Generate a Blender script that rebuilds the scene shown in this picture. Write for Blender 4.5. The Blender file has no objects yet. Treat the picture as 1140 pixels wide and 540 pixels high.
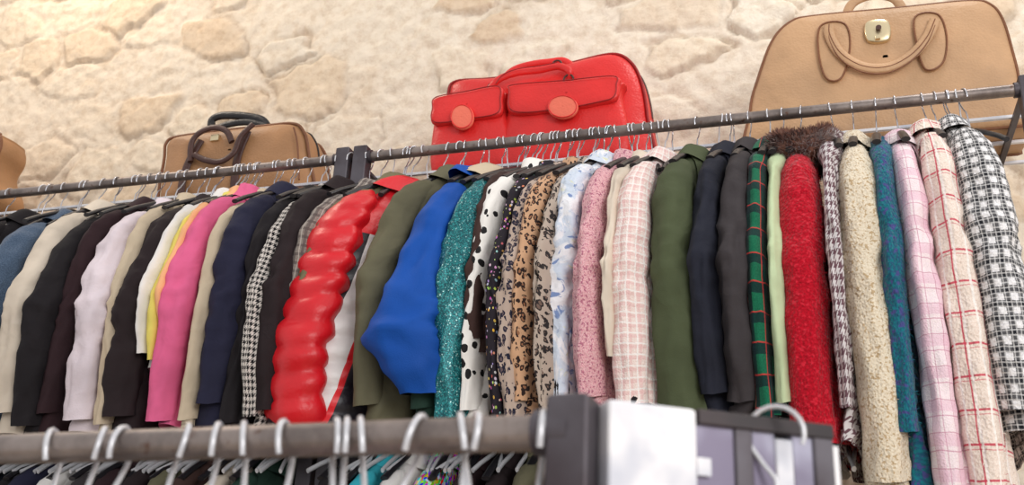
import bpy, math, random
import numpy as np
from mathutils import Vector, noise as mn, Matrix
random.seed(7)
# ------------------------------------------------------------------ camera
FPX=1100.0; ZC=1.0
psi=math.radians(18); pit=math.radians(22); rol=math.radians(2.8)
F=Vector((-math.sin(psi)*math.cos(pit), math.cos(psi)*math.cos(pit), math.sin(pit)))
R0=Vector((math.cos(psi),math.sin(psi),0)); U0=R0.cross(F)
R=R0*math.cos(rol)+U0*math.sin(rol); U=U0*math.cos(rol)-R0*math.sin(rol)
C=Vector((0,0,ZC))
def P(px,py,Y):
    d=F+R*((px-570)/FPX)+U*((270-py)/FPX)
    return C+d*(Y/d.y)
sc=bpy.context.scene
cam=bpy.data.cameras.new('camera'); co=bpy.data.objects.new('camera',cam); sc.collection.objects.link(co)
M=Matrix((R,U,-F)).transposed().to_4x4(); M.translation=C; co.matrix_world=M
cam.sensor_width=36; cam.lens=FPX/1140*36; cam.clip_start=0.05
cam.dof.use_dof=True; cam.dof.focus_distance=2.3; cam.dof.aperture_fstop=5.6
sc.camera=co
try:
    sc.view_settings.view_transform='Standard'; sc.view_settings.look='None'
    sc.view_settings.exposure=0.0
except Exception as e: print(e)

# ------------------------------------------------------------------ materials
def lin(c):
    o=[]
    for x in c[:3]:
        x=x/255.0
        o.append(x/12.92 if x<=0.04045 else ((x+0.055)/1.055)**2.4)
    return (o[0],o[1],o[2],1.0)
class G:
    def __init__(s,name,rough=0.85,metal=0.0,sheen=0.0,spec=0.3):
        s.m=bpy.data.materials.new(name); s.m.use_nodes=True
        s.nt=s.m.node_tree; s.b=s.nt.nodes['Principled BSDF']
        s.b.inputs['Roughness'].default_value=rough
        s.b.inputs['Metallic'].default_value=metal
        s.b.inputs['Specular IOR Level'].default_value=spec
        if sheen: s.b.inputs['Sheen Weight'].default_value=sheen
        s._uv=None
    def link(s,a,b): s.nt.links.new(a,b)
    def setin(s,inp,v):
        if isinstance(v,(int,float)): inp.default_value=v
        elif isinstance(v,tuple):
            inp.default_value=v
        else: s.link(v,inp)
    def math(s,op,a,b=0.0,c=None,clamp=False):
        n=s.nt.nodes.new('ShaderNodeMath'); n.operation=op; n.use_clamp=clamp
        s.setin(n.inputs[0],a); s.setin(n.inputs[1],b)
        if c is not None: s.setin(n.inputs[2],c)
        return n.outputs[0]
    def uvv(s):
        if s._uv is None:
            n=s.nt.nodes.new('ShaderNodeTexCoord'); s._uv=n.outputs['UV']; s._obj=n.outputs['Object']
        return s._uv
    def obj(s): s.uvv(); return s._obj
    def xy(s,wob=0.0):
        v=s.uvv()
        if wob:
            n=s.nt.nodes.new('ShaderNodeTexNoise'); n.inputs['Scale'].default_value=14; s.link(v,n.inputs['Vector'])
            a=s.nt.nodes.new('ShaderNodeVectorMath'); a.operation='SUBTRACT'; s.link(n.outputs['Color'],a.inputs[0]); a.inputs[1].default_value=(.5,.5,.5)
            b=s.nt.nodes.new('ShaderNodeVectorMath'); b.operation='SCALE'; s.link(a.outputs[0],b.inputs[0]); b.inputs['Scale'].default_value=wob
            c=s.nt.nodes.new('ShaderNodeVectorMath'); c.operation='ADD'; s.link(v,c.inputs[0]); s.link(b.outputs[0],c.inputs[1]); v=c.outputs[0]
        n=s.nt.nodes.new('ShaderNodeSeparateXYZ'); s.link(v,n.inputs[0]); return n.outputs[0],n.outputs[1]
    def noise(s,scale,detail=2,vec=None,rough=.5,dist=0):
        n=s.nt.nodes.new('ShaderNodeTexNoise'); n.inputs['Scale'].default_value=scale; n.inputs['Detail'].default_value=detail
        n.inputs['Roughness'].default_value=rough; n.inputs['Distortion'].default_value=dist
        s.link(vec or s.uvv(),n.inputs['Vector']); return n.outputs[0]
    def vor(s,scale,out='Distance',vec=None,rand=1):
        n=s.nt.nodes.new('ShaderNodeTexVoronoi'); n.inputs['Scale'].default_value=scale; n.inputs['Randomness'].default_value=rand
        s.link(vec or s.uvv(),n.inputs['Vector']); return n.outputs[out]
    def mix(s,f,a,b):
        n=s.nt.nodes.new('ShaderNodeMix'); n.data_type='RGBA'
        s.setin(n.inputs[0],f); s.setin(n.inputs[6],a); s.setin(n.inputs[7],b); return n.outputs[2]
    def step(s,v,a,b):
        n=s.nt.nodes.new('ShaderNodeMapRange'); n.interpolation_type='SMOOTHSTEP'
        s.setin(n.inputs[0],v); n.inputs[1].default_value=a; n.inputs[2].default_value=b
        return n.outputs[0]
    def bump(s,h,st=.3,d=.002):
        n=s.nt.nodes.new('ShaderNodeBump'); n.inputs['Strength'].default_value=st; n.inputs['Distance'].default_value=d
        s.link(h,n.inputs['Height']); s.link(n.outputs[0],s.b.inputs['Normal'])
    def col(s,c): s.setin(s.b.inputs['Base Color'],c)
    def band(s,co,period,width,off=0.0):
        f=s.math('FRACT',s.math('ADD',s.math('DIVIDE',co,period),off+10))
        return s.math('LESS_THAN',f,width/period)
    def crumple(s,fine,k=6.0,soft=False):
        # soft creases (ridged) + weave
        if soft:
            return s.math('ADD',fine,s.math('MULTIPLY',s.noise(11,1.5,rough=.4,dist=.6),k))
        n=s.noise(13,2,rough=.5,dist=.6); r=s.math('ABSOLUTE',s.math('SUBTRACT',n,.5))
        return s.math('ADD',fine,s.math('MULTIPLY',s.math('ADD',s.math('MULTIPLY',r,-2.0),s.noise(26,2,rough=.5)),k))
def solid(name,c,rough=.85,var=.12,bump=.32,bs=500,sheen=0.0,spec=.25,k=5.0,soft=False):
    g=G(name,rough,0,sheen,spec); c=lin(c)
    d=tuple(x*(1-var*2) for x in c[:3])+(1,)
    g.col(g.mix(g.step(g.noise(7,3),.3,.7),d,c)); g.bump(g.crumple(g.noise(bs,2),k,soft),bump,.0022); return g.m
def tweed(name,c1,c2,c3=None,sc_=350,bump=.5,bs=260):
    g=G(name,.95,0,.15,.15)
    c=g.mix(g.step(g.noise(sc_,2),.42,.58),lin(c1),lin(c2))
    if c3: c=g.mix(g.step(g.noise(sc_*.6,1,vec=g.obj()),.56,.64),c,lin(c3))
    g.col(c); g.bump(g.crumple(g.vor(bs),2.5),bump,.003); return g.m
def plaid(name,base,lines,wob=.003,bump=.35,tw=None,bs=300):
    g=G(name,.92,0,.1,.15); x,y=g.xy(wob); c=lin(base)
    if tw: c=g.mix(g.step(g.noise(350,2),.4,.6),lin(base),lin(tw))
    for ax,per,wd,off,cc,al in lines:
        m=g.math('MULTIPLY',g.band(x if ax=='u' else y,per,wd,off),al)
        c=g.mix(m,c,lin(cc))
    g.col(c); g.bump(g.crumple(g.vor(bs),2.5),bump,.0025); return g.m
def hounds(name,c1,c2,p=.03):
    g=G(name,.92,0,.1,.15); x,y=g.xy(.002)
    a=g.band(x,p,p/2); b=g.band(y,p,p/2); s=g.band(g.math('ADD',x,y),p/2,p/4)
    both=g.math('MULTIPLY',a,b); any_=g.math('MAXIMUM',a,b)
    m=g.math('MAXIMUM',both,g.math('MULTIPLY',any_,s))
    g.col(g.mix(m,lin(c2),lin(c1))); g.bump(g.noise(400,2),.3,.002); return g.m
def leopard(name,base,ring,core,sc_=32):
    g=G(name,.8,0,.1,.2)
    n=g.nt.nodes.new('ShaderNodeTexNoise'); n.inputs['Scale'].default_value=60; g.link(g.uvv(),n.inputs['Vector'])
    b=g.nt.nodes.new('ShaderNodeVectorMath'); b.operation='SCALE'; g.link(n.outputs['Color'],b.inputs[0]); b.inputs['Scale'].default_value=.018
    c=g.nt.nodes.new('ShaderNodeVectorMath'); c.operation='ADD'; g.link(g.uvv(),c.inputs[0]); g.link(b.outputs[0],c.inputs[1])
    d=g.vor(sc_,vec=c.outputs[0],rand=.75)
    outer=g.math('LESS_THAN',d,.46); inner=g.math('LESS_THAN',d,.22)
    brk=g.math('GREATER_THAN',g.noise(70,1),.42)
    ringm=g.math('MULTIPLY',g.math('SUBTRACT',outer,inner),brk)
    cc=g.mix(inner,lin(base),lin(core)); cc=g.mix(ringm,cc,lin(ring))
    g.col(cc); g.bump(g.crumple(g.noise(300,2),4),.3,.002); return g.m
MAT={}
def m_(k,f): MAT[k]=f; return f
m_('cream',solid('cream_corduroy',(220,206,188)))
m_('black',solid('black_wool',(32,28,31))); m_('black2',solid('warm_black_cloth',(42,32,34)))
m_('maroon',solid('dark_maroon_wool',(50,32,36)))
m_('char',solid('charcoal_wool',(60,55,57))); m_('navy',solid('navy_wool',(38,38,60)))
m_('navyblk',solid('midnight_wool',(34,36,48)))
m_('lilac',solid('pale_lilac_cotton',(230,216,222),bs=250)); m_('white',solid('white_cotton',(234,230,226)))
m_('beige',solid('beige_cotton',(206,188,162))); m_('yellow',solid('pale_yellow_cotton',(238,220,112)))
m_('peach',solid('peach_cotton',(246,182,132))); m_('pink',solid('pink_cotton',(230,104,148)))
m_('khaki',solid('khaki_cotton',(120,112,84))); m_('olive',solid('olive_cotton',(104,100,78)))
m_('denim',tweed('denim',(86,104,126),(66,82,104)))
m_('greyplaid',plaid('grey_checked_wool',(150,140,132),[('u',.022,.007,0,(88,78,76),.7),('v',.022,.007,0,(88,78,76),.7),('u',.022,.003,.5,(200,190,180),.6)],tw=(128,118,110)))
m_('hsmall',hounds('small_houndstooth',(30,28,30),(210,202,194),.014))
m_('red',solid('red_nylon',(220,20,34),rough=.4,var=.06,bump=.4,bs=120,spec=.5,k=6,soft=True))
m_('blue',solid('bright_blue_canvas',(16,80,170),rough=.7,var=.1,bump=.45,bs=350,k=9,soft=True))
m_('dgreen',solid('bottle_green_cloth',(38,62,52)))
m_('coat',solid('forest_green_wool',(78,86,60),var=.12,bs=350,k=4))
m_('pgreen',solid('pale_green_knit',(196,212,170)))
m_('brown',solid('brown_cloth',(66,46,42)))
m_('turq',solid('turquoise_cloth',(60,180,196)))
g=G('teal_glitter_knit',.45,.35,0,.5); v=g.vor(420,'Color'); sx=g.nt.nodes.new('ShaderNodeSeparateColor'); g.link(v,sx.inputs[0])
c=g.mix(g.step(sx.outputs[0],.3,.9),lin((14,80,88)),lin((44,146,148))); c=g.mix(g.step(sx.outputs[1],.93,.98),c,lin((180,225,220))); g.col(c); g.bump(sx.outputs[2],.8,.003); MAT['teal']=g.m
g=G('dalmatian_print',.8); d=g.vor(30,rand=.95); nn=g.noise(50,2); g.col(g.mix(g.math('LESS_THAN',g.math('ADD',d,g.math('MULTIPLY',nn,.25)),.43),lin((238,234,228)),lin((26,24,26)))); g.bump(g.crumple(g.noise(300),4),.3,.002); MAT['dalm']=g.m
g=G('dark_floral_print',.8); cc=g.vor(90,'Color'); d=g.vor(90); 
g.col(g.mix(g.math('LESS_THAN',d,.3),lin((32,26,34)),g.mix(.45,cc,lin((200,120,90))))); MAT['floral']=g.m
MAT['leo1']=leopard('leopard_print_blue_black',(180,160,146),(32,32,50),(100,84,86),56)
MAT['leo2']=leopard('leopard_print_tan',(198,156,122),(44,30,28),(150,104,76),60)
MAT['leo3']=leopard('leopard_print_grey',(176,160,146),(40,34,34),(110,90,80),62)
g=G('blue_painterly_print',.7); n=g.noise(11,4,rough=.6,dist=1.6); c=g.mix(g.step(n,.46,.54),lin((234,234,238)),lin((204,214,228))); c=g.mix(g.step(g.noise(19,4,dist=2.5),.58,.67),c,lin((120,142,186))); c=g.mix(g.step(g.noise(23,3,dist=2,vec=g.obj()),.62,.7),c,lin((216,218,190))); g.col(c); g.bump(g.crumple(g.noise(300),8),.5,.0025); MAT['paint']=g.m
MAT['ptweed']=tweed('pink_tweed',(214,150,160),(228,186,188),(176,108,128),300,.7,230)
MAT['ctweed']=tweed('cream_tweed',(220,204,178),(232,220,198),(190,164,128),260,.8,190)
MAT['pwcheck']=plaid('pink_white_check',(238,214,206),[('u',.022,.007,0,(226,178,176),.5),('v',.022,.007,0,(226,178,176),.5),('u',.022,.003,.6,(246,240,236),.8),('v',.022,.003,.6,(246,240,236),.8)],tw=(242,226,218),wob=.008,bump=.7)
MAT['gtartan']=plaid('green_tartan',(26,108,76),[('u',.06,.022,0,(16,36,42),.85),('v',.06,.022,0,(16,36,42),.85),('u',.06,.003,.65,(200,56,56),.8),('v',.06,.003,.65,(200,56,56),.8)],tw=(20,90,66))
MAT['rbou']=tweed('red_boucle_wool',(190,14,38),(166,8,30),(204,36,54),220,1.0,150)
MAT['houndg']=hounds('grey_burgundy_houndstooth',(104,74,82),(206,200,200),.024)
MAT['mohair']=tweed('blue_teal_mohair',(34,84,112),(24,112,124),(70,74,130),140,.9,140)
MAT['pplaid']=plaid('pale_pink_plaid',(238,220,226),[('u',.06,.02,0,(228,184,202),.55),('v',.06,.02,0,(228,184,202),.55),('u',.03,.002,.3,(196,128,154),.7),('v',.03,.002,.3,(196,128,154),.7)],tw=(244,230,230),wob=.008,bump=.6)
MAT['rplaid']=plaid('cream_red_windowpane',(240,226,214),[('u',.06,.004,0,(200,60,84),.9),('v',.06,.004,0,(200,60,84),.9),('u',.06,.002,.12,(200,60,84),.6),('v',.06,.002,.12,(200,60,84),.6),('u',.03,.005,.25,(248,242,236),.8)],tw=(228,208,194),bump=1.0,bs=150,wob=.008)
MAT['bwcheck']=plaid('black_white_check',(240,238,238),[('u',.027,.0135,0,(16,18,28),.88),('v',.027,.0135,0,(16,18,28),.88),('u',.009,.0025,0,(240,238,236),.45),('v',.009,.0025,0,(240,238,236),.45)],wob=.010,bump=1.0,bs=150,tw=(214,212,214))
g=G('puffer_striped_nylon',.4,0,0,.5); x,y=g.xy(0); ax=g.math('SUBTRACT',g.math('ABSOLUTE',x),g.math('MULTIPLY',g.math('ADD',y,.35),.22)); c=lin((220,20,34))
for a,b,cc in [(.070,.098,(28,24,30)),(.098,.155,(234,230,228)),(.155,.168,(220,20,34)),(.168,.9,(30,26,36))]:
    c=g.mix(g.math('MULTIPLY',g.math('GREATER_THAN',ax,a),g.math('LESS_THAN',ax,b)),c,lin(cc))
c=g.mix(g.math('GREATER_THAN',y,-.30),c,lin((220,20,34)))
g.col(c); g.bump(g.crumple(g.noise(120),6,True),.4,.0022); MAT['puff']=g.m
g=G('multicolour_print',.7); v=g.vor(110,'Color'); h=g.nt.nodes.new('ShaderNodeHueSaturation'); h.inputs['Saturation'].default_value=1.4; h.inputs['Value'].default_value=.9; g.link(v,h.inputs['Color']); g.col(h.outputs[0]); MAT['multi']=g.m
def hair(name,c1,c2):
    g=G(name,.7,0,.3,.2); g.col(g.mix(g.step(g.noise(40,2,vec=g.obj()),.4,.6),lin(c1),lin(c2))); return g.m
MAT['fur']=hair('brown_fur',(74,42,36),(122,80,64))
# metals etc
g=G('raw_steel',.42,.7,0,.5); c=g.mix(g.step(g.noise(9,5,vec=g.obj(),rough=.7),.35,.65),lin((112,102,98)),lin((152,140,134))); c=g.mix(g.step(g.noise(60,4,vec=g.obj()),.6,.75),c,lin((100,74,62))); g.col(c); g.bump(g.noise(150,3,vec=g.obj()),.2,.001); STEEL=g.m
g=G('dark_steel_square_tube',.5,.5,0,.4); c=g.mix(g.step(g.noise(8,5,vec=g.obj()),.35,.65),lin((70,62,66)),lin((98,94,100))); g.col(c); DSTEEL=g.m
g=G('white_coated_wire',.3,.3,0,.5); g.col(lin((208,208,212))); WIRE=g.m
g=G('chrome_wire',.25,.85,0,.5); g.col(lin((200,200,206))); CHROME=g.m
g=G('black_hanger_plastic',.35,0,0,.5); g.col(lin((30,28,32))); HPL=g.m
g=G('white_enamel',.45); g.col(g.mix(g.step(g.noise(14,3,vec=g.obj()),.4,.65),lin((236,234,236)),lin((196,198,208)))); ENAM=g.m
g=G('galvanised_sheet',.4,.3,0,.5); g.col(g.mix(g.step(g.noise(10,3,vec=g.obj()),.4,.6),lin((112,104,124)),lin((160,158,176)))); GALV=g.m
g=G('dark_paint',.5,.1,0,.4); g.col(g.mix(g.step(g.noise(10,3,vec=g.obj()),.4,.6),lin((60,48,50)),lin((44,38,40)))); DPAINT=g.m
def leather(name,c,rough=.45,var=.12,bs=160):
    g=G(name,rough,0,0,.4); c=lin(c); d=tuple(x*(1-var*2) for x in c[:3])+(1,)
    g.col(g.mix(g.step(g.noise(6,4,vec=g.obj()),.3,.7),d,c)); g.bump(g.math('ADD',g.vor(bs,vec=g.obj()),g.math('MULTIPLY',g.noise(12,3,vec=g.obj()),9.0)),.4,.0016); return g.m
TAN=leather('tan_leather',(202,160,120),.5); TAN2=leather('caramel_leather',(182,134,92),.5); TAND=leather('tan_trim_leather',(132,84,54))
REDL=leather('red_leather',(228,46,44),.38,.08); REDP=leather('orange_red_leather',(240,116,92),.4,.05); REDD=leather('dark_red_trim',(160,24,26),.45)
BRL=leather('dark_brown_leather',(80,50,44)); BLL=leather('black_leather',(30,26,28),.4)
g=G('brass',.3,.9,0,.5); g.col(lin((226,208,170))); BRASS=g.m

# ------------------------------------------------------------------ mesh builder
class MB:
    def __init__(s): s.v=[];s.uv=[];s.f=[];s.m=[];s.flat=[]
    def grid(s,rows,uvs=None,mat=0,closed=False,flat=False):
        b=len(s.v); n=len(rows[0])
        for i,r in enumerate(rows):
            for j,p in enumerate(r):
                s.v.append(tuple(p)); s.uv.append(uvs[i][j] if uvs else (j*.01,i*.01))
        for i in range(len(rows)-1):
            for j in range(n if closed else n-1):
                k=(j+1)%n
                s.f.append((b+i*n+j,b+i*n+k,b+(i+1)*n+k,b+(i+1)*n+j)); s.m.append(mat); s.flat.append(flat)
    def poly(s,pts,mat=0):
        b=len(s.v)
        for p in pts: s.v.append(tuple(p)); s.uv.append((0,0))
        s.f.append(tuple(range(b,b+len(pts)))); s.m.append(mat); s.flat.append(True)
    def fuzz(s,n,length,mats_ok,width=.0008,seed=1):
        rnd=random.Random(seed); fs=[i for i,m in enumerate(s.m) if m in mats_ok and len(s.f[i])==4]
        for _ in range(n):
            i=rnd.choice(fs); q=[Vector(s.v[k]) for k in s.f[i]]
            a,c=rnd.random(),rnd.random(); p=(q[0]*(1-a)+q[1]*a)*(1-c)+(q[3]*(1-a)+q[2]*a)*c
            nr=(q[1]-q[0]).cross(q[3]-q[0])
            if nr.length<1e-12: continue
            nr.normalize(); nr=nr if rnd.random()<.5 else -nr
            dv=(nr+Vector((rnd.uniform(-.9,.9),rnd.uniform(-.9,.9),rnd.uniform(-1,.5)))).normalized(); sd=dv.orthogonal().normalized()*width; l=length*rnd.uniform(.5,1.2)
            b=len(s.v); uv=s.uv[s.f[i][0]]
            for v in (p-sd,p+sd,p+dv*l*.6+sd*.6+Vector((0,0,-l*.1)),p+dv*l+Vector((0,0,-l*.3))): s.v.append(tuple(v)); s.uv.append(uv)
            s.f.append((b,b+1,b+2,b+3)); s.m.append(s.m[i]); s.flat.append(False)
    def box(s,c,sz,mat=0,rz=0.0,bev=0):
        cx,cy,cz=c; a,b_,h=[x/2 for x in sz]; ca,sa=math.cos(rz),math.sin(rz)
        def T(x,y,z): return (cx+x*ca-y*sa,cy+x*sa+y*ca,cz+z)
        e=min(a,b_,h)*.12
        def ring(z,i): 
            A,B=a-i,b_-i
            return [T(-A+e,-B,z),T(A-e,-B,z),T(A,-B+e,z),T(A,B-e,z),T(A-e,B,z),T(-A+e,B,z),T(-A,B-e,z),T(-A,-B+e,z)]
        rows=[ring(-h,e),ring(-h+e,0),ring(h-e,0),ring(h,e)]
        s.grid(rows,mat=mat,closed=True,flat=True); s.poly(rows[0][::-1],mat); s.poly(rows[-1],mat)
    def sweep(s,path,ra,rb=None,n=8,mat=0,up=None,cap=True,closed=False):
        pts=[Vector(p) for p in path]; N=len(pts); rows=[]; prev=None
        for i,p in enumerate(pts):
            if closed: t=pts[(i+1)%N]-pts[i-1]
            else: t=pts[min(i+1,N-1)]-pts[max(i-1,0)]
            t.normalize()
            if prev is None:
                u=Vector(up) if up else (Vector((1,0,0)) if abs(t.x)<.9 else Vector((0,1,0)))
            else: u=Vector(up) if up else prev
            u=(u-t*u.dot(t))
            if u.length<1e-5: u=t.orthogonal()
            u.normalize(); prev=u; w=t.cross(u)
            A=ra[i] if isinstance(ra,(list,tuple)) else ra; B=A if rb is None else rb
            rows.append([p+u*(A*math.cos(2*math.pi*k/n))+w*(B*math.sin(2*math.pi*k/n)) for k in range(n)])
        if closed: rows.append(rows[0])
        s.grid(rows,mat=mat,closed=True)
        if cap and not closed: s.poly(rows[0][::-1],mat); s.poly(rows[-1],mat)
    def build(s,name,mats):
        me=bpy.data.meshes.new(name); me.from_pydata(s.v,[],s.f)
        for m in mats: me.materials.append(m)
        me.polygons.foreach_set('material_index',s.m)
        me.polygons.foreach_set('use_smooth',[not x for x in s.flat])
        uvl=me.uv_layers.new(name='UVMap'); idx=np.zeros(len(me.loops),dtype=np.int32); me.loops.foreach_get('vertex_index',idx)
        uv=np.array(s.uv,dtype=np.float32)[idx].ravel(); uvl.data.foreach_set('uv',uv)
        me.update(); o=bpy.data.objects.new(name,me); sc.collection.objects.link(o); return o
def nz(x,y,z=0.0): return mn.noise(Vector((x,y,z)))
def rg(x,y,z=0.0): return .5-2*abs(mn.noise(Vector((x,y,z))))
def interp(keys,x):
    if x<=keys[0][0]: return keys[0][1:]
    for a,b in zip(keys,keys[1:]):
        if x<=b[0]:
            t=(x-a[0])/(b[0]-a[0]); t=t*t*(3-2*t)*.5+t*.5
            return tuple(p+(q-p)*t for p,q in zip(a[1:],b[1:]))
    return keys[-1][1:]
def catmull(pts,n):
    P_=[Vector(pts[0])]+[Vector(p) for p in pts]+[Vector(pts[-1])]; out=[]
    for i in range(1,len(P_)-2):
        for k in range(n):
            t=k/n; a,b,c,d=P_[i-1:i+3]
            out.append(.5*((2*b)+(c-a)*t+(2*a-5*b+4*c-d)*t*t+(3*b-a-3*c+d)*t**3))
    out.append(P_[-2]); return out

# ------------------------------------------------------------------ room
def vnoise(x,y,seed):
    rs=np.random.RandomState(seed); T=rs.rand(256,256)
    xi=np.floor(x).astype(int); yi=np.floor(y).astype(int); fx=x-xi; fy=y-yi
    fx=fx*fx*(3-2*fx); fy=fy*fy*(3-2*fy); a=T[xi%256,yi%256];b=T[(xi+1)%256,yi%256];c=T[xi%256,(yi+1)%256];d=T[(xi+1)%256,(yi+1)%256]
    return (a*(1-fx)+b*fx)*(1-fy)+(c*(1-fx)+d*fx)*fy-.5
WY=2.74; x0,x1,z0,z1=-4.6,2.4,0.0,4.2; st_=.0095
nx=int((x1-x0)/st_)+1; nzv=int((z1-z0)/st_)+1
X,Z=np.meshgrid(np.linspace(x0,x1,nx),np.linspace(z0,z1,nzv))
wx=X+.06*vnoise(X*5,Z*5,1)+.04*vnoise(X*16,Z*16,2)+.014*vnoise(X*45,Z*45,21); wz=Z+.05*vnoise(X*5,Z*5,3)+.03*vnoise(X*16,Z*16,4)+.012*vnoise(X*45,Z*45,22)
cu=wx/.27; cv=wz/.18
rs=np.random.RandomState(11); JT=rs.rand(128,128,6)
F1=np.full(X.shape,9.0);F2=np.full(X.shape,9.0);I1=np.zeros(X.shape,int);I2=np.zeros(X.shape,int)
bi=np.floor(cv).astype(int); 
for dj in (-2,-1,0,1,2):
    rj=bi+dj; bu=np.floor(cu-.5*(rj%2)).astype(int)
    for di in (-2,-1,0,1,2):
        ri=bu+di; J=JT[ri%128,rj%128]
        px_=ri+.5*(rj%2)+.5+(J[...,0]-.5)*.75; pz_=rj+.5+(J[...,1]-.5)*.6
        d=(np.abs(cu-px_)**2.6+np.abs(cv-pz_)**2.6)**(1/2.6)*(1.0-.25*(J[...,4]-.5))
        c=d<F1; F2=np.where(c,F1,np.minimum(F2,d)); I1=np.where(c,ri%128,I1); I2=np.where(c,rj%128,I2); F1=np.where(c,d,F1)
J=JT[I1,I2]; edge=F2-F1; e0=.05+.18*J[...,2]**1.5; pres=np.clip((J[...,3]-.12)*2.0,0,1)
def sst(a,b,x): t=np.clip((x-a)/(b-a),0,1); return t*t*(3-2*t)
mask=sst(e0,e0+.12,edge)
fb=vnoise(X*30,Z*30,5)+.6*vnoise(X*70,Z*70,6)
lump=vnoise(X*9,Z*9,7)+.5*vnoise(X*20,Z*20,8)
patch=sst(-.15,.15,vnoise(X*2.2,Z*2.2,12))*.6+.4
groove=np.exp(-((edge-e0)/.05)**2)*pres*sst(-.35,.1,vnoise(X*8,Z*8,9))
H=mask*.012*pres+lump*.009+fb*.008-groove*.015*patch
pl=np.array(lin((238,226,208))[:3]); s1=np.array(lin((234,216,190))[:3]); s2=np.array(lin((218,192,162))[:3]); s3=np.array(lin((238,229,213))[:3]); gr=np.array(lin((188,162,136))[:3])
t=J[...,5][...,None]; stn=np.where(t<.5,s3*(1-t*2)+s1*t*2,s1*(2-2*t)+s2*(2*t-1))
mm=(mask*pres*.75)[...,None]; colr=pl*(1-mm)+stn*mm
gg=(groove*.5)[...,None]; colr=colr*(1-gg)+gr*gg
bl=(sst(.1,.45,vnoise(X*6,Z*6,15))*.2)[...,None]; colr=colr*(1-bl)+s2*bl
painted_warm_light=(sst(-.4,-3.0,X)*.28)[...,None]; colr=colr*(1-painted_warm_light)+s2*painted_warm_light  # warm lamp light towards the left, painted into the wall colour
Y=WY-H
verts=np.stack([X,Y,Z],-1).reshape(-1,3)
ii=np.arange(nzv*nx).reshape(nzv,nx); fc=np.stack([ii[:-1,:-1],ii[:-1,1:],ii[1:,1:],ii[1:,:-1]],-1).reshape(-1,4)
me=bpy.data.meshes.new('wall_back'); me.from_pydata(verts.tolist(),[],fc.tolist())
at=me.color_attributes.new('stone','FLOAT_COLOR','POINT'); ca=np.ones((nzv*nx,4),np.float32); ca[:,:3]=colr.reshape(-1,3); at.data.foreach_set('color',ca.ravel())
me.polygons.foreach_set('use_smooth',[True]*len(me.polygons))
g=G('limestone_rubble_wall',.95,0,0,.1); a=g.nt.nodes.new('ShaderNodeAttribute'); a.attribute_name='stone'
mx=g.nt.nodes.new('ShaderNodeMix'); mx.data_type='RGBA'; mx.blend_type='MULTIPLY'; mx.inputs[0].default_value=1
g.link(a.outputs['Color'],mx.inputs[6]); g.link(g.mix(g.step(g.noise(26,6,vec=g.obj(),rough=.7),.3,.6),(.86,.81,.76,1),(1,1,1,1)),mx.inputs[7]); g.col(mx.outputs[2])
g.bump(g.noise(45,8,vec=g.obj(),rough=.7),.6,.009); me.materials.append(g.m)
wo=bpy.data.objects.new('wall_back',me); sc.collection.objects.link(wo)
b=MB(); b.box((-1.1,0.6,-.05),(7.0,5.0,.1)); g=G('wood_floor',.5); x,y=g.xy(0)
g.col(g.mix(g.noise(5,5,vec=g.obj()),lin((190,170,146)),lin((206,188,166)))); b.build('floor',[g.m])

# ------------------------------------------------------------------ racks
RY=2.17; RZ=ZC+1.205; LZ=ZC+.50; FY=.77; FZ=ZC+.156
def rack(name,A,B,zs,top,r=.014,ps=.04):
    b=MB(); A=Vector((A[0],A[1],0)); B=Vector((B[0],B[1],0)); rz=math.atan2(B.y-A.y,B.x-A.x); u=(B-A).normalized(); v=Vector((-u.y,u.x,0))
    for z in zs:
        q=Vector((0,0,z)); b.sweep([A+q,(A+B)/2+q,B+q],r,n=20,mat=0)
    for e,sg in ((A,1),(B,-1)):
        b.box((e.x,e.y,top/2+.01),(ps,ps,top-.02),1,rz)
        b.box((e.x,e.y,.02),(ps,.5,.04),1,rz)
        for z in zs: b.sweep([e+u*(.03*sg)+Vector((0,0,z)),e+Vector((0,0,z))],r+.004,n=16,mat=1)
    return b.build(name,[STEEL,DSTEEL])
rack('clothing_rack',(-1.145,RY),(.497,RY),[RZ,LZ],RZ+.028)
rack('clothing_rack',(-2.95,RY),(-1.198,RY),[RZ,LZ],RZ+.028)
FA=(-1.70,.865); FB=(-.187,.753)
def fry(x): return FB[1]+(FA[1]-FB[1])*(x-FB[0])/(FA[0]-FB[0])
rack('clothing_rack',FA,FB,[FZ-.001],FZ+.026,ps=.034,r=.0148)
# angled end rack with sheet panel
b=MB(); S=Vector((-.166,.762,0)); dr=Vector((math.cos(math.radians(35)),math.sin(math.radians(35)),0)); rz=math.radians(35)
def pan(s0,s1,zt,h,th,mat,off=0):
    c=S+dr*((s0+s1)/2)+Vector((dr.y,-dr.x,0))*off; b.box((c.x,c.y,zt-h/2),(s1-s0,th,h),mat,rz)
pan(.0,.076,ZC+.180,.17,.03,1); pan(.076,.112,ZC+.179,.17,.02,2); pan(.112,.128,ZC+.1788,.17,.024,0,0)
pan(.128,.150,ZC+.172,.16,.02,2); pan(.150,.166,ZC+.165,.15,.022,1); pan(.166,.190,ZC+.172,.16,.02,2); pan(.185,.204,ZC+.178,ZC+.178,.026,0)
pan(.078,.204,ZC+.181,.012,.03,3)
pan(.206,.212,ZC+.165,.3,.016,1)
b.box((S.x+dr.x*.084+.006,S.y+dr.y*.084-.012,ZC+.135),(.012,.003,.014),1,rz)
b.build('steel_rack_end_panel',[DSTEEL,ENAM,GALV,DPAINT])
# bag shelf (slats)
b=MB()
for yy in (2.315,2.45,2.57): b.box((-1.2,yy,RZ+.0095),(3.5,.010,.008),0)
for xx in (-2.9,-1.17,.49):
    b.box((xx,2.42,RZ),(.014,.50,.010),1)
    b.box((xx,2.66,RZ-.05),(.016,.016,.10),1)
b.build('bag_shelf',[ENAM,DSTEEL])

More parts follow.
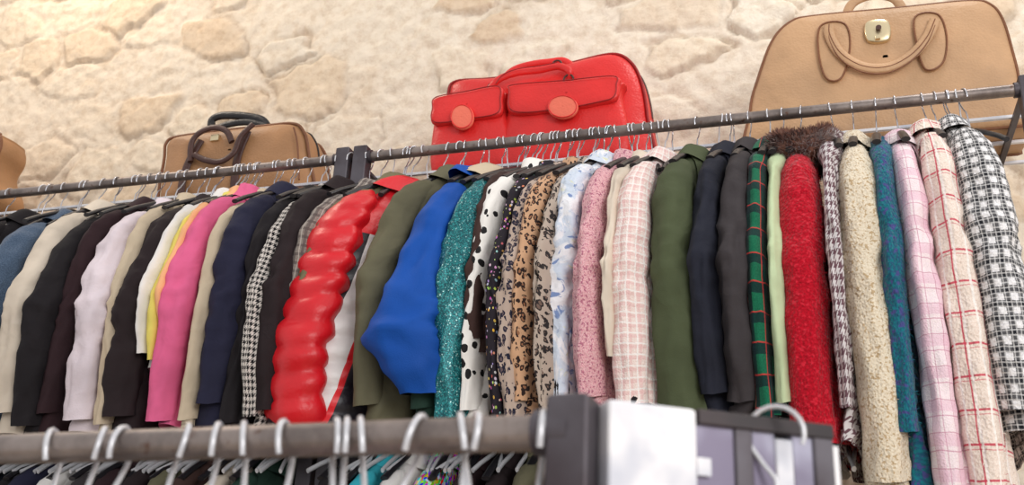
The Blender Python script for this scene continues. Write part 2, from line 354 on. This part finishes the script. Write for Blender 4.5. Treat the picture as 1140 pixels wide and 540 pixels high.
# ------------------------------------------------------------------ hangers
def hanger(b,x,y,z,yaw,wire=.0018,mat=0,body=True,rh=.0205,neck=-.088,span=.19,bm=2,tilt=0,bw=.010,slope=.5):
    ca,sa=math.cos(yaw),math.sin(yaw)
    def T(p): 
        w,zz=p; return (x-w*sa+tilt*zz, y+w*ca, z+zz)
    off=-(rh-.0145)*.8
    pts=[(rh*math.cos(math.radians(a)),off+rh*math.sin(math.radians(a))) for a in range(205,-45,-18)]
    pts+=[(.010,-.032),(.002,-.042),(0,-.055),(0,neck)]
    b.sweep([T(p) for p in pts],wire,n=6,mat=mat)
    if body:
        sh=[(-span,neck-slope*span),(-span*.8,neck-slope*span*.74),(-span*.4,neck-slope*span*.3),(-.02,neck-.004),(0,neck),(.02,neck-.004),(span*.4,neck-slope*span*.3),(span*.8,neck-slope*span*.74),(span,neck-slope*span)]
        b.sweep([T(p) for p in sh],bw,.006,n=8,mat=bm)
HB=MB(); HL=MB(); HF=MB()

# ------------------------------------------------------------------ garments
def garment(name,mat,x,T,L=.79,kind='jacket',W=.20,sl=None,yaw=0,sm=None,quilt=0,fold=None,y=RY,z=RZ,hb=HB,drop=0.0,res=1.0,cm=None,sry=None,elbow=None,sleeve=True,extra=None,twist=None,nsx=(0,0),st=None,csz=1.0,elb=.36,fz=0,fl=.008,ely=0,nsr=(1,1,1),qa=.17):
    b=MB(); sd=random.uniform(0,99); mats=[MAT[mat],MAT[sm or mat],MAT[cm or mat],MAT['fur'],MAT['black']]
    if fold is None: fold=random.uniform(1.0,1.8)
    if sry is None: sry=random.uniform(.044,.058)
    if elbow is None: elbow=random.uniform(.0,.035)
    if twist is None: twist=random.uniform(-.03,.03)
    if st is None: st=random.uniform(.66,.88)
    if sl is None: sl=random.uniform(.625,.68)
    L+=random.uniform(-.012,.012)
    ca,sa=math.cos(yaw),math.sin(yaw)
    def Wd(px,py,pz): return (x+px*ca-py*sa,y+px*sa+py*ca,z+pz)
    d0=.103+drop+random.uniform(-.014,.014)
    keys=[(d0,.046,.020),(d0+.015,.058,.028),(d0+.035,.086,.028),(d0+.06,.114,.028),(d0+.09,.144,.03),(d0+.12,.168,max(.024,T*.5)),(d0+.155,W-.012,T*.6),(d0+.2,W,T*.72),(d0+.3,W+.004,T*.88),(L,W+.018,T*1.15)]
    NU=int(80*res); NR=int(56*res)
    ds=[d0,d0+.007,d0+.015,d0+.025,d0+.035,d0+.047,d0+.06,d0+.075,d0+.09,d0+.105,d0+.12,d0+.138,d0+.155,d0+.178]+[d0+.2+(L-d0-.2)*i/(NR-1) for i in range(NR)]
    def surf(d,th):
        hw,ht=interp(keys,d); g_=min(1,max(0,(d-d0-.05)/.3)); hw*=1+.06*g_*nz(d*5,sd)
        cy=math.cos(th); sx=math.sin(th)
        yy=hw*math.copysign(abs(cy)**.8,cy); xx=ht*math.copysign(abs(sx)**.75,sx)
        f=fold*g_*(.016*nz(yy*9+sd,d*1.6)+.012*rg(yy*14,d*2+sd))
        xx+=f+fold*g_*.007*nz(yy*13+50*(1 if sx>0 else 0),d*4+sd)
        xx+=twist*(d-d0)
        if quilt:
            q=abs(math.sin(math.pi*(d+.15*yy)/quilt))**.55; xx+=math.copysign(1,sx)*abs(sx)**.6*.013*q*g_; yy+=cy*.012*q*g_
        else: 
            xx+=g_*fold*.006*rg(yy*12+d*10,d*16,sd)
        return xx,yy
    per=[0]; pr=None
    for j in range(NU+1):
        th=2*math.pi*j/NU; q=Vector(((T)*math.copysign(abs(math.sin(th))**.75,math.sin(th)),W*math.copysign(abs(math.cos(th))**.8,math.cos(th))))
        if pr is not None: per.append(per[-1]+(q-pr).length)
        pr=q
    tot=per[-1]; rows=[];uvs=[]
    for d in ds:
        r=[];u=[]
        for j in range(NU+1):
            xx,yy=surf(d,2*math.pi*j/NU); zz=-d-(.02*nz(yy*6,sd) if d>L-.01 else 0)
            r.append(Wd(xx,yy,zz)); u.append((per[j]-tot/2,-d))
        rows.append(r);uvs.append(u)
    b.grid(rows,uvs,0)
    r2=[]
    for j in range(NU+1):
        xx,yy=surf(L,2*math.pi*j/NU); r2.append(Wd(xx*.9,yy*.985,-L+.03))
    b.grid([rows[-1],r2],[uvs[-1],[(a,c+.03) for a,c in uvs[-1]]],0)
    if sleeve:
        for s in (-1,1):
            el=elbow+random.uniform(-.01,.015); xo=random.uniform(-.006,.006); X1,X2=nsx if s<0 else (0,0)
            Ts=T*st; xe_=d0+elb; yb=ely if s<0 else 0; r0,r1,r2_=nsr if s<0 else (1,1,1)
            kp=[(d0+.055,W-.088,.012,.012,0),(d0+.068,W-.08,.03,.022,0),(d0+.095,W-.06,.042,max(.024,Ts*.7*r0),0),(d0+.135,W-.034,.048,Ts*.88*r0,X1*.1),(d0+.2,W-.01,sry,Ts*r0,X1*.35),(xe_,W+el+yb,sry,Ts*1.04*r1,X1),(d0+sl-(sl-elb)*.4,W+el*.7+yb*.6,sry*.94,Ts*(r1+r2_)/2,(X1+X2)/2),(d0+sl,W+el*.2,sry*.84,Ts*.92*r2_,X2)]
            n=int(64*res); ns=int(32*res); rows=[];uvs=[]; pm=2*math.pi*math.sqrt((sry**2+Ts**2)/2)
            for i in range(n):
                t=i/(n-1); d=d0+.055+(sl-.055)*(t**1.2)
                cy,ry,rx,ox=interp(kp,d); g_=min(1,t*3); r=[];u=[]
                eb=math.exp(-((d-xe_)/.08)**2)
                for j in range(ns+1):
                    th=2*math.pi*j/ns; c_,s_=math.cos(th),math.sin(th)
                    w=1+g_*fold*(.17*nz(c_*1.3+sd,s_*1.3+s*9,d*4)+.12*rg(c_*1.2+sd,s_*1.2+d*3,d*8+s*5)+.12*(.4+eb)*rg(c_*.8+sd+d*2,s_*.8,d*22+s*3))
                    if quilt: w+=qa*g_*(abs(math.sin(math.pi*(d+.02*c_*s_+.012*nz(d*12,c_,sd))/quilt))**.6-.4)
                    if t>.965 and not quilt: w*=1.03
                    dz=.012*c_*(-s)*(t**6)
                    r.append(Wd(xo+ox+rx*s_*w+twist*(d-d0),s*cy+ry*c_*w,-d+dz)); u.append((pm*(j/ns-.5)+.37*s,-d))
                rows.append(r);uvs.append(u)
            b.grid(rows,uvs,1)
            dd=d0+sl; cy,ry,rx,ox=interp(kp,dd)
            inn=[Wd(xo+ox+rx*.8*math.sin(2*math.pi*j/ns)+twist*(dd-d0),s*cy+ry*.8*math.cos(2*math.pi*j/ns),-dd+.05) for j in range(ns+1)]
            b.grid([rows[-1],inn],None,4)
    if kind in('jacket','shirt','blazer','coat'):
        k=csz if kind!='shirt' else .85*csz; n=32; rr=[(.016,.044,.02),(-.008,.048,.024),(-.018,.054,.028),(-.010,.066,.034),(.012,.086*k,.041),(.034,.106*k,.046)]
        rows=[];uvs=[]
        for dd,a,c_ in rr:
            r=[];u=[]
            for j in range(n+1):
                th=2*math.pi*j/n; w=1+.14*nz(math.cos(th)*2+sd,math.sin(th)*2,dd*20)
                r.append(Wd(c_*math.sin(th)*w*1.1,a*math.cos(th)*w,-(d0+dd)-.018*max(0,math.sin(th))*(1 if dd>0 else .4))); u.append((.5*j/n,-dd))
            rows.append(r);uvs.append(u)
        b.grid(rows,uvs,2)
    if kind=='blazer' or kind=='coat':
        for face in (1,-1):
          for s in (-1,1):
            rows=[];uvs=[]
            for i in range(14):
                t=i/13; d=d0+.03+t*.28; inner=.05*(1-t)+.002; outw=.04+.035*min(1,t*3) if t<.35 else .075*(1-(t-.35)/.65)+.004
                if .33<t<.42: outw*=.72
                r=[];u=[]
                for j in range(4):
                    yy=s*(inner+outw*j/3); hw,ht=interp(keys,d); c_=max(-1,min(1,yy/hw)); th=math.acos(math.copysign(abs(c_)**1.25,c_)); 
                    if face<0: th=-th
                    xx,y2=surf(d,th); r.append(Wd(xx+face*(.005+.005*math.sin(math.pi*j/3)),yy,-d)); u.append((yy,-d))
                rows.append(r);uvs.append(u)
            b.grid(rows,uvs,2)
    if kind in('jacket','blazer','shirt','coat'):
        for i in range(5):
            d=d0+.2+i*.11
            if d>L-.05: break
            xx,yy=surf(d,math.pi/2); c0=Vector(Wd(xx+.004,0.0,-d)); b.sweep([c0-Vector((.004,0,0)),c0+Vector((.003,0,0))],.008,n=10,mat=4)
    if fz: b.fuzz(fz,fl,(0,1,2))
    if extra: extra(b,Wd,T,d0,surf)
    o=b.build(name,mats)
    hanger(hb,x,y,z,yaw,mat=random.choice([0,1,1]),neck=-.085-drop*.6,span=W-.03,tilt=random.uniform(-.12,.12),slope=.58)
    return o
def edge_x(px,Yp=RY-.24,py=440): return P(px,py,Yp).x
YW=[(-300,-.02),(0,-.04),(250,-.05),(300,-.14),(345,-.34),(420,-.30),(640,-.24),(760,-.22),(850,-.12),(930,-.06),(980,-.10),(1050,-.02),(1140,.0)]
def gm(name,mat,px,w,**k):
    yw=YW[-1][1]
    for a,c in zip(YW,YW[1:]):
        if px<=c[0]: yw=a[1]+(c[1]-a[1])*(px-a[0])/(c[0]-a[0]); break
    yaw=k.pop('yaw',yw+random.uniform(-.03,.03)); k['yaw']=yaw; py=k.pop('py',440)
    xe=edge_x(px,py=py); T=(edge_x(px+w/2)-edge_x(px-w/2))/2*1.08
    return garment(name,mat,xe-.24*math.sin(yaw),max(.018,T),**k)
def fur_extra(b,Wd,T,d0,surf):
    rnd=random.Random(3)
    def ctr(a,oa): return (math.sin(a)*(.042+oa),math.cos(a)*(.085+oa)-.045,-(d0-.002+.06*max(0,-math.cos(a))))
    for i in range(9000):
        a=rnd.uniform(0,2*math.pi); q=rnd.uniform(0,2*math.pi)
        c=Vector(ctr(a,0)); nrm=Vector((math.sin(a)*math.cos(q),math.cos(a)*math.cos(q),math.sin(q)))
        p=c+nrm*.038; l=rnd.uniform(.012,.022); dv=(nrm+Vector((rnd.uniform(-.5,.5),rnd.uniform(-.5,.5),rnd.uniform(-.7,.2)))).normalized()
        sd_=dv.orthogonal().normalized()*.0014; k=dv*l; m=p+k*.5+Vector((0,0,.001))
        b.grid([[Wd(*(p-sd_)),Wd(*(p+sd_))],[Wd(*(m-sd_*.8)),Wd(*(m+sd_*.8))],[Wd(*(p+k-sd_*.1)),Wd(*(p+k+sd_*.1))]],None,3)
    rows=[]
    for i in range(25):
        a=2*math.pi*i/24; r=[]
        for k in range(12):
            q=2*math.pi*k/12; c=ctr(a,.036*math.cos(q)); r.append(Wd(c[0],c[1],c[2]+.036*math.sin(q)))
        rows.append(r)
    b.grid(rows,None,3,closed=True)
# left rack upper row
gm('black_jacket','black',-95,40,L=.72); gm('grey_jacket','char',-135,46)
gm('navy_jacket','navy',-178,46); gm('brown_jacket','brown',-220,48); gm('beige_jacket','beige',-262,46)
gm('denim_jacket','denim',-42,44,L=.74,sl=.62)
gm('cream_corduroy_jacket','cream',0,42,kind='jacket'); 
gm('black_overcoat','black',28,30,kind='blazer'); gm('dark_maroon_jacket','maroon',50,24,kind='blazer')
gm('pale_lilac_shirt','lilac',78,40,kind='shirt',fold=1.9); gm('beige_shirt','beige',104,18,kind='shirt')
gm('black_blazer','black2',127,40,kind='blazer')
gm('white_shirt','white',150,14,kind='shirt',L=.64,sl=.5,fold=.7,twist=0); gm('pale_yellow_shirt','yellow',160,16,kind='shirt',L=.62,sl=.50,st=.95,fold=.7,twist=0)
gm('peach_shirt','peach',170,12,kind='shirt',L=.56,sl=.44,fold=.5,st=.9,twist=0); gm('pink_shirt','pink',180,30,kind='shirt',L=.79,sl=.67,fold=1.1,twist=-.02)
gm('beige_cardigan','beige',202,18,kind='shirt',fold=.8); gm('navy_blazer','navy',227,48,kind='blazer')
gm('black_blazer','black',260,30,kind='blazer'); gm('houndstooth_scarf_top','hsmall',276,6,kind='shirt')
gm('black_velvet_jacket','black2',286,32,kind='blazer',yaw=-.16)
gm('grey_checked_blazer','greyplaid',318,36,kind='blazer',L=.66,sl=.56,yaw=-.34,py=370,twist=-.03)
gm('khaki_field_jacket','khaki',346,30,L=.62,sl=.50,yaw=-.44,py=330,twist=-.05)
# right rack
gm('red_puffer_jacket','puff',335,74,sm='red',cm='red',quilt=.060,L=.80,sl=.70,yaw=-.50,fold=.6,sry=.058,elbow=.035,W=.215,st=.84,csz=1.15,twist=-.06,elb=.5,qa=.22)
gm('olive_parka','olive',404,38,L=.79,yaw=-.40,twist=-.03)
gm('bottle_green_jacket','dgreen',462,36,L=.79,cm='beige',yaw=-.34,csz=1.15,twist=0)
gm('blue_padded_jacket','blue',468,60,L=.60,sl=.61,sry=.066,elbow=.045,fold=1.2,nsx=(-.045,.0),yaw=-.06,csz=1.45,elb=.50,ely=.02,twist=0,st=.88,nsr=(.8,1.28,1.14))
gm('teal_glitter_cardigan','teal',498,38,kind='knit')
gm('brown_knit_top','brown',514,8,kind='knit',L=.62,sl=.5)
gm('dalmatian_print_blouse','dalm',527,22,kind='shirt'); gm('dark_floral_blouse','floral',544,14,kind='shirt',L=.70)
gm('blue_leopard_print_blouse','leo1',560,26,kind='shirt'); gm('leopard_print_blouse','leo2',579,26,kind='shirt')
gm('grey_leopard_print_top','leo3',596,14,kind='shirt',L=.68)
gm('blue_painterly_print_jacket','paint',617,36,kind='jacket',fold=1.8,L=.77)
gm('pink_tweed_jacket','ptweed',649,36,L=.76,csz=.8); gm('cream_blouse','cream',671,16,kind='shirt',L=.68,sl=.54)
gm('pink_checked_jacket','pwcheck',693,48,kind='jacket',L=.76,fold=1.1)
gm('forest_green_wool_coat','coat',743,60,kind='coat',L=.79,fold=1.0,sl=.66)
gm('black_wool_jacket','navyblk',784,38,kind='blazer'); gm('charcoal_blazer','char',822,44,kind='blazer')
gm('green_tartan_jacket','gtartan',851,32,kind='jacket',L=.77); gm('pale_green_cardigan','pgreen',873,20,kind='knit',L=.75)
gm('red_boucle_coat_with_fur_collar','rbou',907,66,kind='knit',L=.81,sl=.70,extra=fur_extra,fold=.8,fz=22000,fl=.007)
gm('houndstooth_jacket','houndg',945,20,kind='jacket',L=.84)
gm('cream_tweed_jacket','ctweed',978,54,L=.91,sl=.79,kind='jacket',py=470,fz=9000,fl=.006,st=.9)
gm('blue_mohair_cardigan','mohair',1012,34,kind='knit',L=1.0,sl=.7,fz=9000,fl=.009)
gm('pale_pink_plaid_coat','pplaid',1042,46,L=1.08,sl=.82,kind='coat',twist=.02)
gm('cream_red_plaid_coat','rplaid',1081,48,L=1.08,sl=.84,kind='coat',fz=6000,fl=.006,st=.88,fold=1.1,twist=.02)
gm('black_white_checked_jacket','bwcheck',1124,64,L=.80,sl=.68,kind='jacket',fold=.9,st=.92,twist=.02)
# spare hooks (crowded hangers)
for px in list(range(590,745,11))+list(range(60,380,19))+list(range(415,590,21))+[800,815,1040,1052,1062,1072]:
    p=P(px,200-.1*px,RY); hanger(HB,p.x+random.uniform(-.01,.01),RY,RZ,random.uniform(-.3,.3),mat=random.choice([0,1,1]),neck=-.098,span=.13,tilt=random.uniform(-.2,.2),bw=.006,slope=.65)
HB.build('clothes_hangers',[WIRE,CHROME,HPL])
# lower tier
lows=['black','navy','white','char','maroon','black2','olive','brown','cream','dgreen','lilac','navyblk']
xx=-2.85; i=0
pt=P(437,530,RY).x; pm=P(497,530,RY).x
while xx<.02:
    if not(-1.26<xx<-1.08):
        mt=lows[i%len(lows)]
        if abs(xx-pt)<.038: mt='turq'
        if abs(xx-pm)<.038: mt='multi'
        garment('hanging_'+MAT[mt].name.split('.')[0]+'_top',mt,xx,.026,L=.80,y=RY,z=LZ,hb=HL,res=.5,kind='shirt',yaw=random.uniform(-.06,.06))
        for q in (.015,.035,.055): hanger(HL,xx+q,RY,LZ,random.uniform(-.3,.3),mat=0,span=.15,tilt=random.uniform(-.3,.3),bw=.004,bm=0)
    xx+=.075; i+=1
HL.build('clothes_hangers',[WIRE,CHROME,HPL])
# front rack
for px in (-40,42,98,124,196,236,268,316,374,386,404,468,519,531,610):
    p=P(px,490,FY); hanger(HF,p.x,fry(p.x),FZ,random.uniform(.1,.75),wire=.0028,mat=0,rh=.0225,neck=-.10,span=.19,bw=.004,bm=0,tilt=random.uniform(-.25,.25))
HF.build('clothes_hangers',[WIRE,CHROME,HPL])
fr=['black','denim','olive','navy','white','brown','char','ptweed','black2']
dum=MB()
for i in range(9):
    gx=-1.60+i*.16
    garment('hanging_'+MAT[fr[i]].name.split('.')[0]+'_shirt',fr[i],gx,.04,L=.78,y=fry(gx),z=FZ,hb=dum,res=.5,kind='shirt',drop=.03)
# loose hanger hooked on the panel
b=MB(); p=P(863,474,.825)
hanger(b,p.x,.825,p.z,1.45,wire=.0020,rh=.0225,neck=-.12,bw=.004,bm=0,span=.16); b.build('wire_hanger',[WIRE,CHROME,HPL])

# ------------------------------------------------------------------ bags
SZ=RZ+.013
def smooth_outline(pts,n=6):
    N=len(pts); out=[]
    for i in range(N):
        a,b_,c,d=[Vector(pts[(i+k)%N]) for k in(-1,0,1,2)]
        for k in range(n):
            t=k/n; q=.5*((2*b_)+(c-a)*t+(2*a-5*b_+4*c-d)*t*t+(3*b_-a-3*c+d)*t**3); out.append(q)
    return out
def pod(b,pts,y0,y1,mat,clamp=True,rnd=5.0,n=6,bul=.0):
    o=smooth_outline(pts,n)
    if clamp: o=[Vector((p.x,max(p.y,SZ+.001))) for p in o]
    c=sum(o,Vector((0,0)))/len(o); ym=(y0+y1)/2; h=(y1-y0)/2; rows=[]
    for s in (0.02,.3,.6,.8,.9,.95,.98,1.0): 
        t=(1-s**rnd)**(1/rnd) if s<1 else 0; rows.append([(c.x+(p.x-c.x)*s,ym-h*t,c.y+(p.y-c.y)*s) for p in o])
    for s in (.98,.95,.9,.8,.5,.02):
        t=(1-s**rnd)**(1/rnd); rows.append([(c.x+(p.x-c.x)*s,ym+h*t,c.y+(p.y-c.y)*s) for p in o])
    b.grid(rows,None,mat,closed=True); return o,c
def pz2(l,Yp): return [(lambda q:(q.x,q.z))(P(a,c,Yp)) for a,c in l]
def strap(b,l,Yp,ra,rb,mat,n=6,closed=False,up=(0,1,0)):
    pts=[P(a,c,Yp if not isinstance(Yp,list) else Yp[i]) for i,(a,c) in enumerate(l)]
    b.sweep(catmull(pts,n) ,ra,rb,n=10,mat=mat,up=up)
def piping(b,o,c,s,y,r,mat):
    b.sweep([(c.x+(p.x-c.x)*s,y,c.y+(p.y-c.y)*s) for p in o],r,n=6,mat=mat,closed=True,up=(0,1,0))
# big tan bag
b=MB(); yf=2.36
o,c=pod(b,pz2([(836,190),(833,125),(843,85),(858,46),(878,25),(905,18),(1000,9),(1080,1),(1104,5),(1118,22),(1129,58),(1137,95),(1140,160),(990,175)],yf+.025),yf,2.56,0,rnd=8)
piping(b,o,c,.985,yf+.022,.0042,1); piping(b,o,c,.985,2.538,.0042,1); 
b.sweep([(c.x+(p.x-c.x)*1.0,2.46,c.y+(p.y-c.y)*1.0+.001) for p in o if p.y>SZ+.16],.004,n=6,mat=3)
hl=[(923,28),(924,40),(936,60),(960,74),(988,75),(1014,62),(1032,42),(1041,22)]
strap(b,hl,yf-.016,.005,.014,0)
strap(b,[(a,c_-1) for a,c_ in hl],yf-.0205,.0015,.0015,1); strap(b,[(a,c_+6) for a,c_ in hl],yf-.019,.0018,.0018,1)
strap(b,[(942,18),(948,5),(962,-3),(980,-5),(996,-1),(1006,12)],[2.40]*6,.006,.013,0)
for l in ([(913,30),(940,27),(947,52),(938,88),(920,90),(911,62)],[(1018,20),(1044,17),(1054,42),(1050,72),(1030,80),(1020,52)]):
    o2,c2=pod(b,pz2(l,yf),yf-.009,yf+.01,0,clamp=False); piping(b,o2,c2,.97,yf-.008,.0026,1)
o2,c2=pod(b,pz2([(964,27),(988,25),(990,46),(966,48)],yf),yf-.016,yf+.01,2,clamp=False,rnd=4)
q=P(978,32,yf-.02); b.sweep([q,q+Vector((0,-.008,0))],.007,n=14,mat=3)
q=P(977,42,yf-.02); b.box(q,(.012,.01,.010),2)
b.build('tan_leather_travel_bag',[TAN,TAND,BRASS,BRL])
# red bag
b=MB(); yf=2.38
o,c=pod(b,pz2([(497,230),(499,130),(497,102),(506,90),(545,87),(600,79),(645,67),(684,59),(704,68),(716,90),(723,130),(727,210),(610,225)],yf+.035),yf,2.57,0,rnd=4.2)
piping(b,o,c,.98,yf+.035,.0045,3); piping(b,o,c,.98,2.535,.0045,3)
b.sweep([(p.x,2.475,p.y+.001) for p in o if p.y>SZ+.17],.004,n=6,mat=2)
pod(b,pz2([(484,200),(483,130),(489,112),(558,100),(563,120),(563,200)],yf-.03),yf-.045,yf+.03,0,rnd=4)
o2,c2=pod(b,pz2([(481,122),(485,110),(520,103),(557,97),(560,112),(557,128),(530,134),(484,139)],yf-.05),yf-.062,yf-.03,0,rnd=4,clamp=False); piping(b,o2,c2,.95,yf-.0615,.0016,3)
pod(b,pz2([(567,190),(567,110),(575,98),(686,90),(692,105),(693,185)],yf-.03),yf-.045,yf+.03,0,rnd=4)
o2,c2=pod(b,pz2([(565,103),(570,96),(630,91),(686,86),(690,96),(687,110),(670,116),(625,124),(570,127)],yf-.05),yf-.062,yf-.03,0,rnd=4,clamp=False); piping(b,o2,c2,.95,yf-.0615,.0016,3)
for cx,cy,rx,ry in ((515,131,13,14),(627,120,17,13)):
    l=[(cx+rx*math.cos(a*math.pi/4),cy+ry*math.sin(a*math.pi/4)) for a in range(8)]
    o3,c3=pod(b,pz2(l[::-1],yf-.065),yf-.074,yf-.058,1,clamp=False,rnd=4); piping(b,o3,c3,.92,yf-.0725,.0018,0)
strap(b,[(546,98),(556,88),(575,81),(600,78),(622,74),(634,80),(632,92)],[yf-.03,yf-.035,yf-.03,yf-.02,yf-.02,yf-.02,yf],.009,.011,0)
strap(b,[(556,94),(570,79),(590,72),(612,69),(628,68),(642,78)],[2.41]*6,.009,.011,0)
strap(b,[(552,93),(560,83),(577,76.5),(600,73.5),(620,69.5)],[yf-.046]*5,.0015,.0015,3)
for px,py in((548,97),(633,88),(620,72)):
    q=P(px,py,yf-.02); b.sweep(catmull([q+Vector((.014*math.cos(a),0,.014*math.sin(a))) for a in [i*math.pi/4 for i in range(9)]],3),.003,n=6,mat=2)
b.build('red_leather_travel_bag',[REDL,REDP,BRL,REDD])
# small tan bag
b=MB(); yf=2.36
o,c=pod(b,pz2([(181,240),(183,175),(185,160),(196,153),(240,147),(300,140),(328,138),(339,145),(345,167),(347,235),(260,240)],yf+.04),yf,2.56,0,rnd=4)
piping(b,o,c,.985,yf+.035,.005,1); piping(b,o,c,.985,2.53,.005,1)
b.sweep([(p.x,2.46,p.y+.001) for p in o if p.y>SZ+.1],.004,n=6,mat=3)
strap(b,[(224,156),(212,176),(204,198),(200,225)],yf-.006,.004,.014,2); strap(b,[(276,146),(266,170),(262,190),(260,220)],yf-.006,.004,.014,2)
strap(b,[(212,180),(213,160),(222,148),(238,142),(252,146),(258,158)],yf-.02,.007,.010,2)
strap(b,[(216,172),(228,178),(245,180),(260,170),(268,152),(282,138)],yf-.026,.006,.010,2)
strap(b,[(236,144),(236,134),(246,129),(268,129),(290,133),(297,140)],2.41,.009,.014,3)
strap(b,[(240,144),(252,139),(275,136),(296,141)],2.40,.006,.012,3)
strap(b,[(327,142),(331,160),(333,200)],yf-.002,.003,.003,1)
q=P(240,154,yf); b.box(q,(.03,.014,.022),4)
b.build('caramel_leather_travel_bag',[TAN2,TAND,BRL,BLL,BRASS])
b=MB(); o,c=pod(b,pz2([(-150,240),(-150,180),(-135,160),(-60,152),(4,154),(12,158),(12,172),(2,192),(-2,235)],2.44),2.36,2.56,0,rnd=4); piping(b,o,c,.985,2.395,.005,1)
strap(b,[(-110,170),(-100,140),(-70,130),(-40,138),(-30,165)],2.35,.006,.008,1)
b.build('tan_leather_handbag',[TAN2,TAND])

# ------------------------------------------------------------------ light
w=bpy.data.worlds.new('World'); sc.world=w; w.use_nodes=True; bg=w.node_tree.nodes['Background']; bg.inputs[0].default_value=(.995,.99,1,1); bg.inputs[1].default_value=.78
def area(n,loc,tgt,sx,sy,e,col):
    l=bpy.data.lights.new(n,'AREA'); l.shape='RECTANGLE'; l.size=sx; l.size_y=sy; l.energy=e; l.color=col
    o=bpy.data.objects.new(n,l); sc.collection.objects.link(o); o.location=loc
    o.rotation_euler=(Vector(tgt)-Vector(loc)).to_track_quat('-Z','Y').to_euler()
area('window_light',(2.4,-1.6,2.4),(-.8,2.4,1.8),2.0,1.6,94,(1,.985,.97))
area('ceiling_lamp_light',(-2.9,2.0,4.1),(-1.8,2.72,2.5),.4,.4,17,(1,.86,.70))
area('ceiling_lamp_light',(.6,2.0,4.1),(-.2,2.72,2.5),.4,.4,13,(1,.95,.9))
print('verts',sum(len(o.data.vertices) for o in bpy.data.objects if o.type=='MESH'))
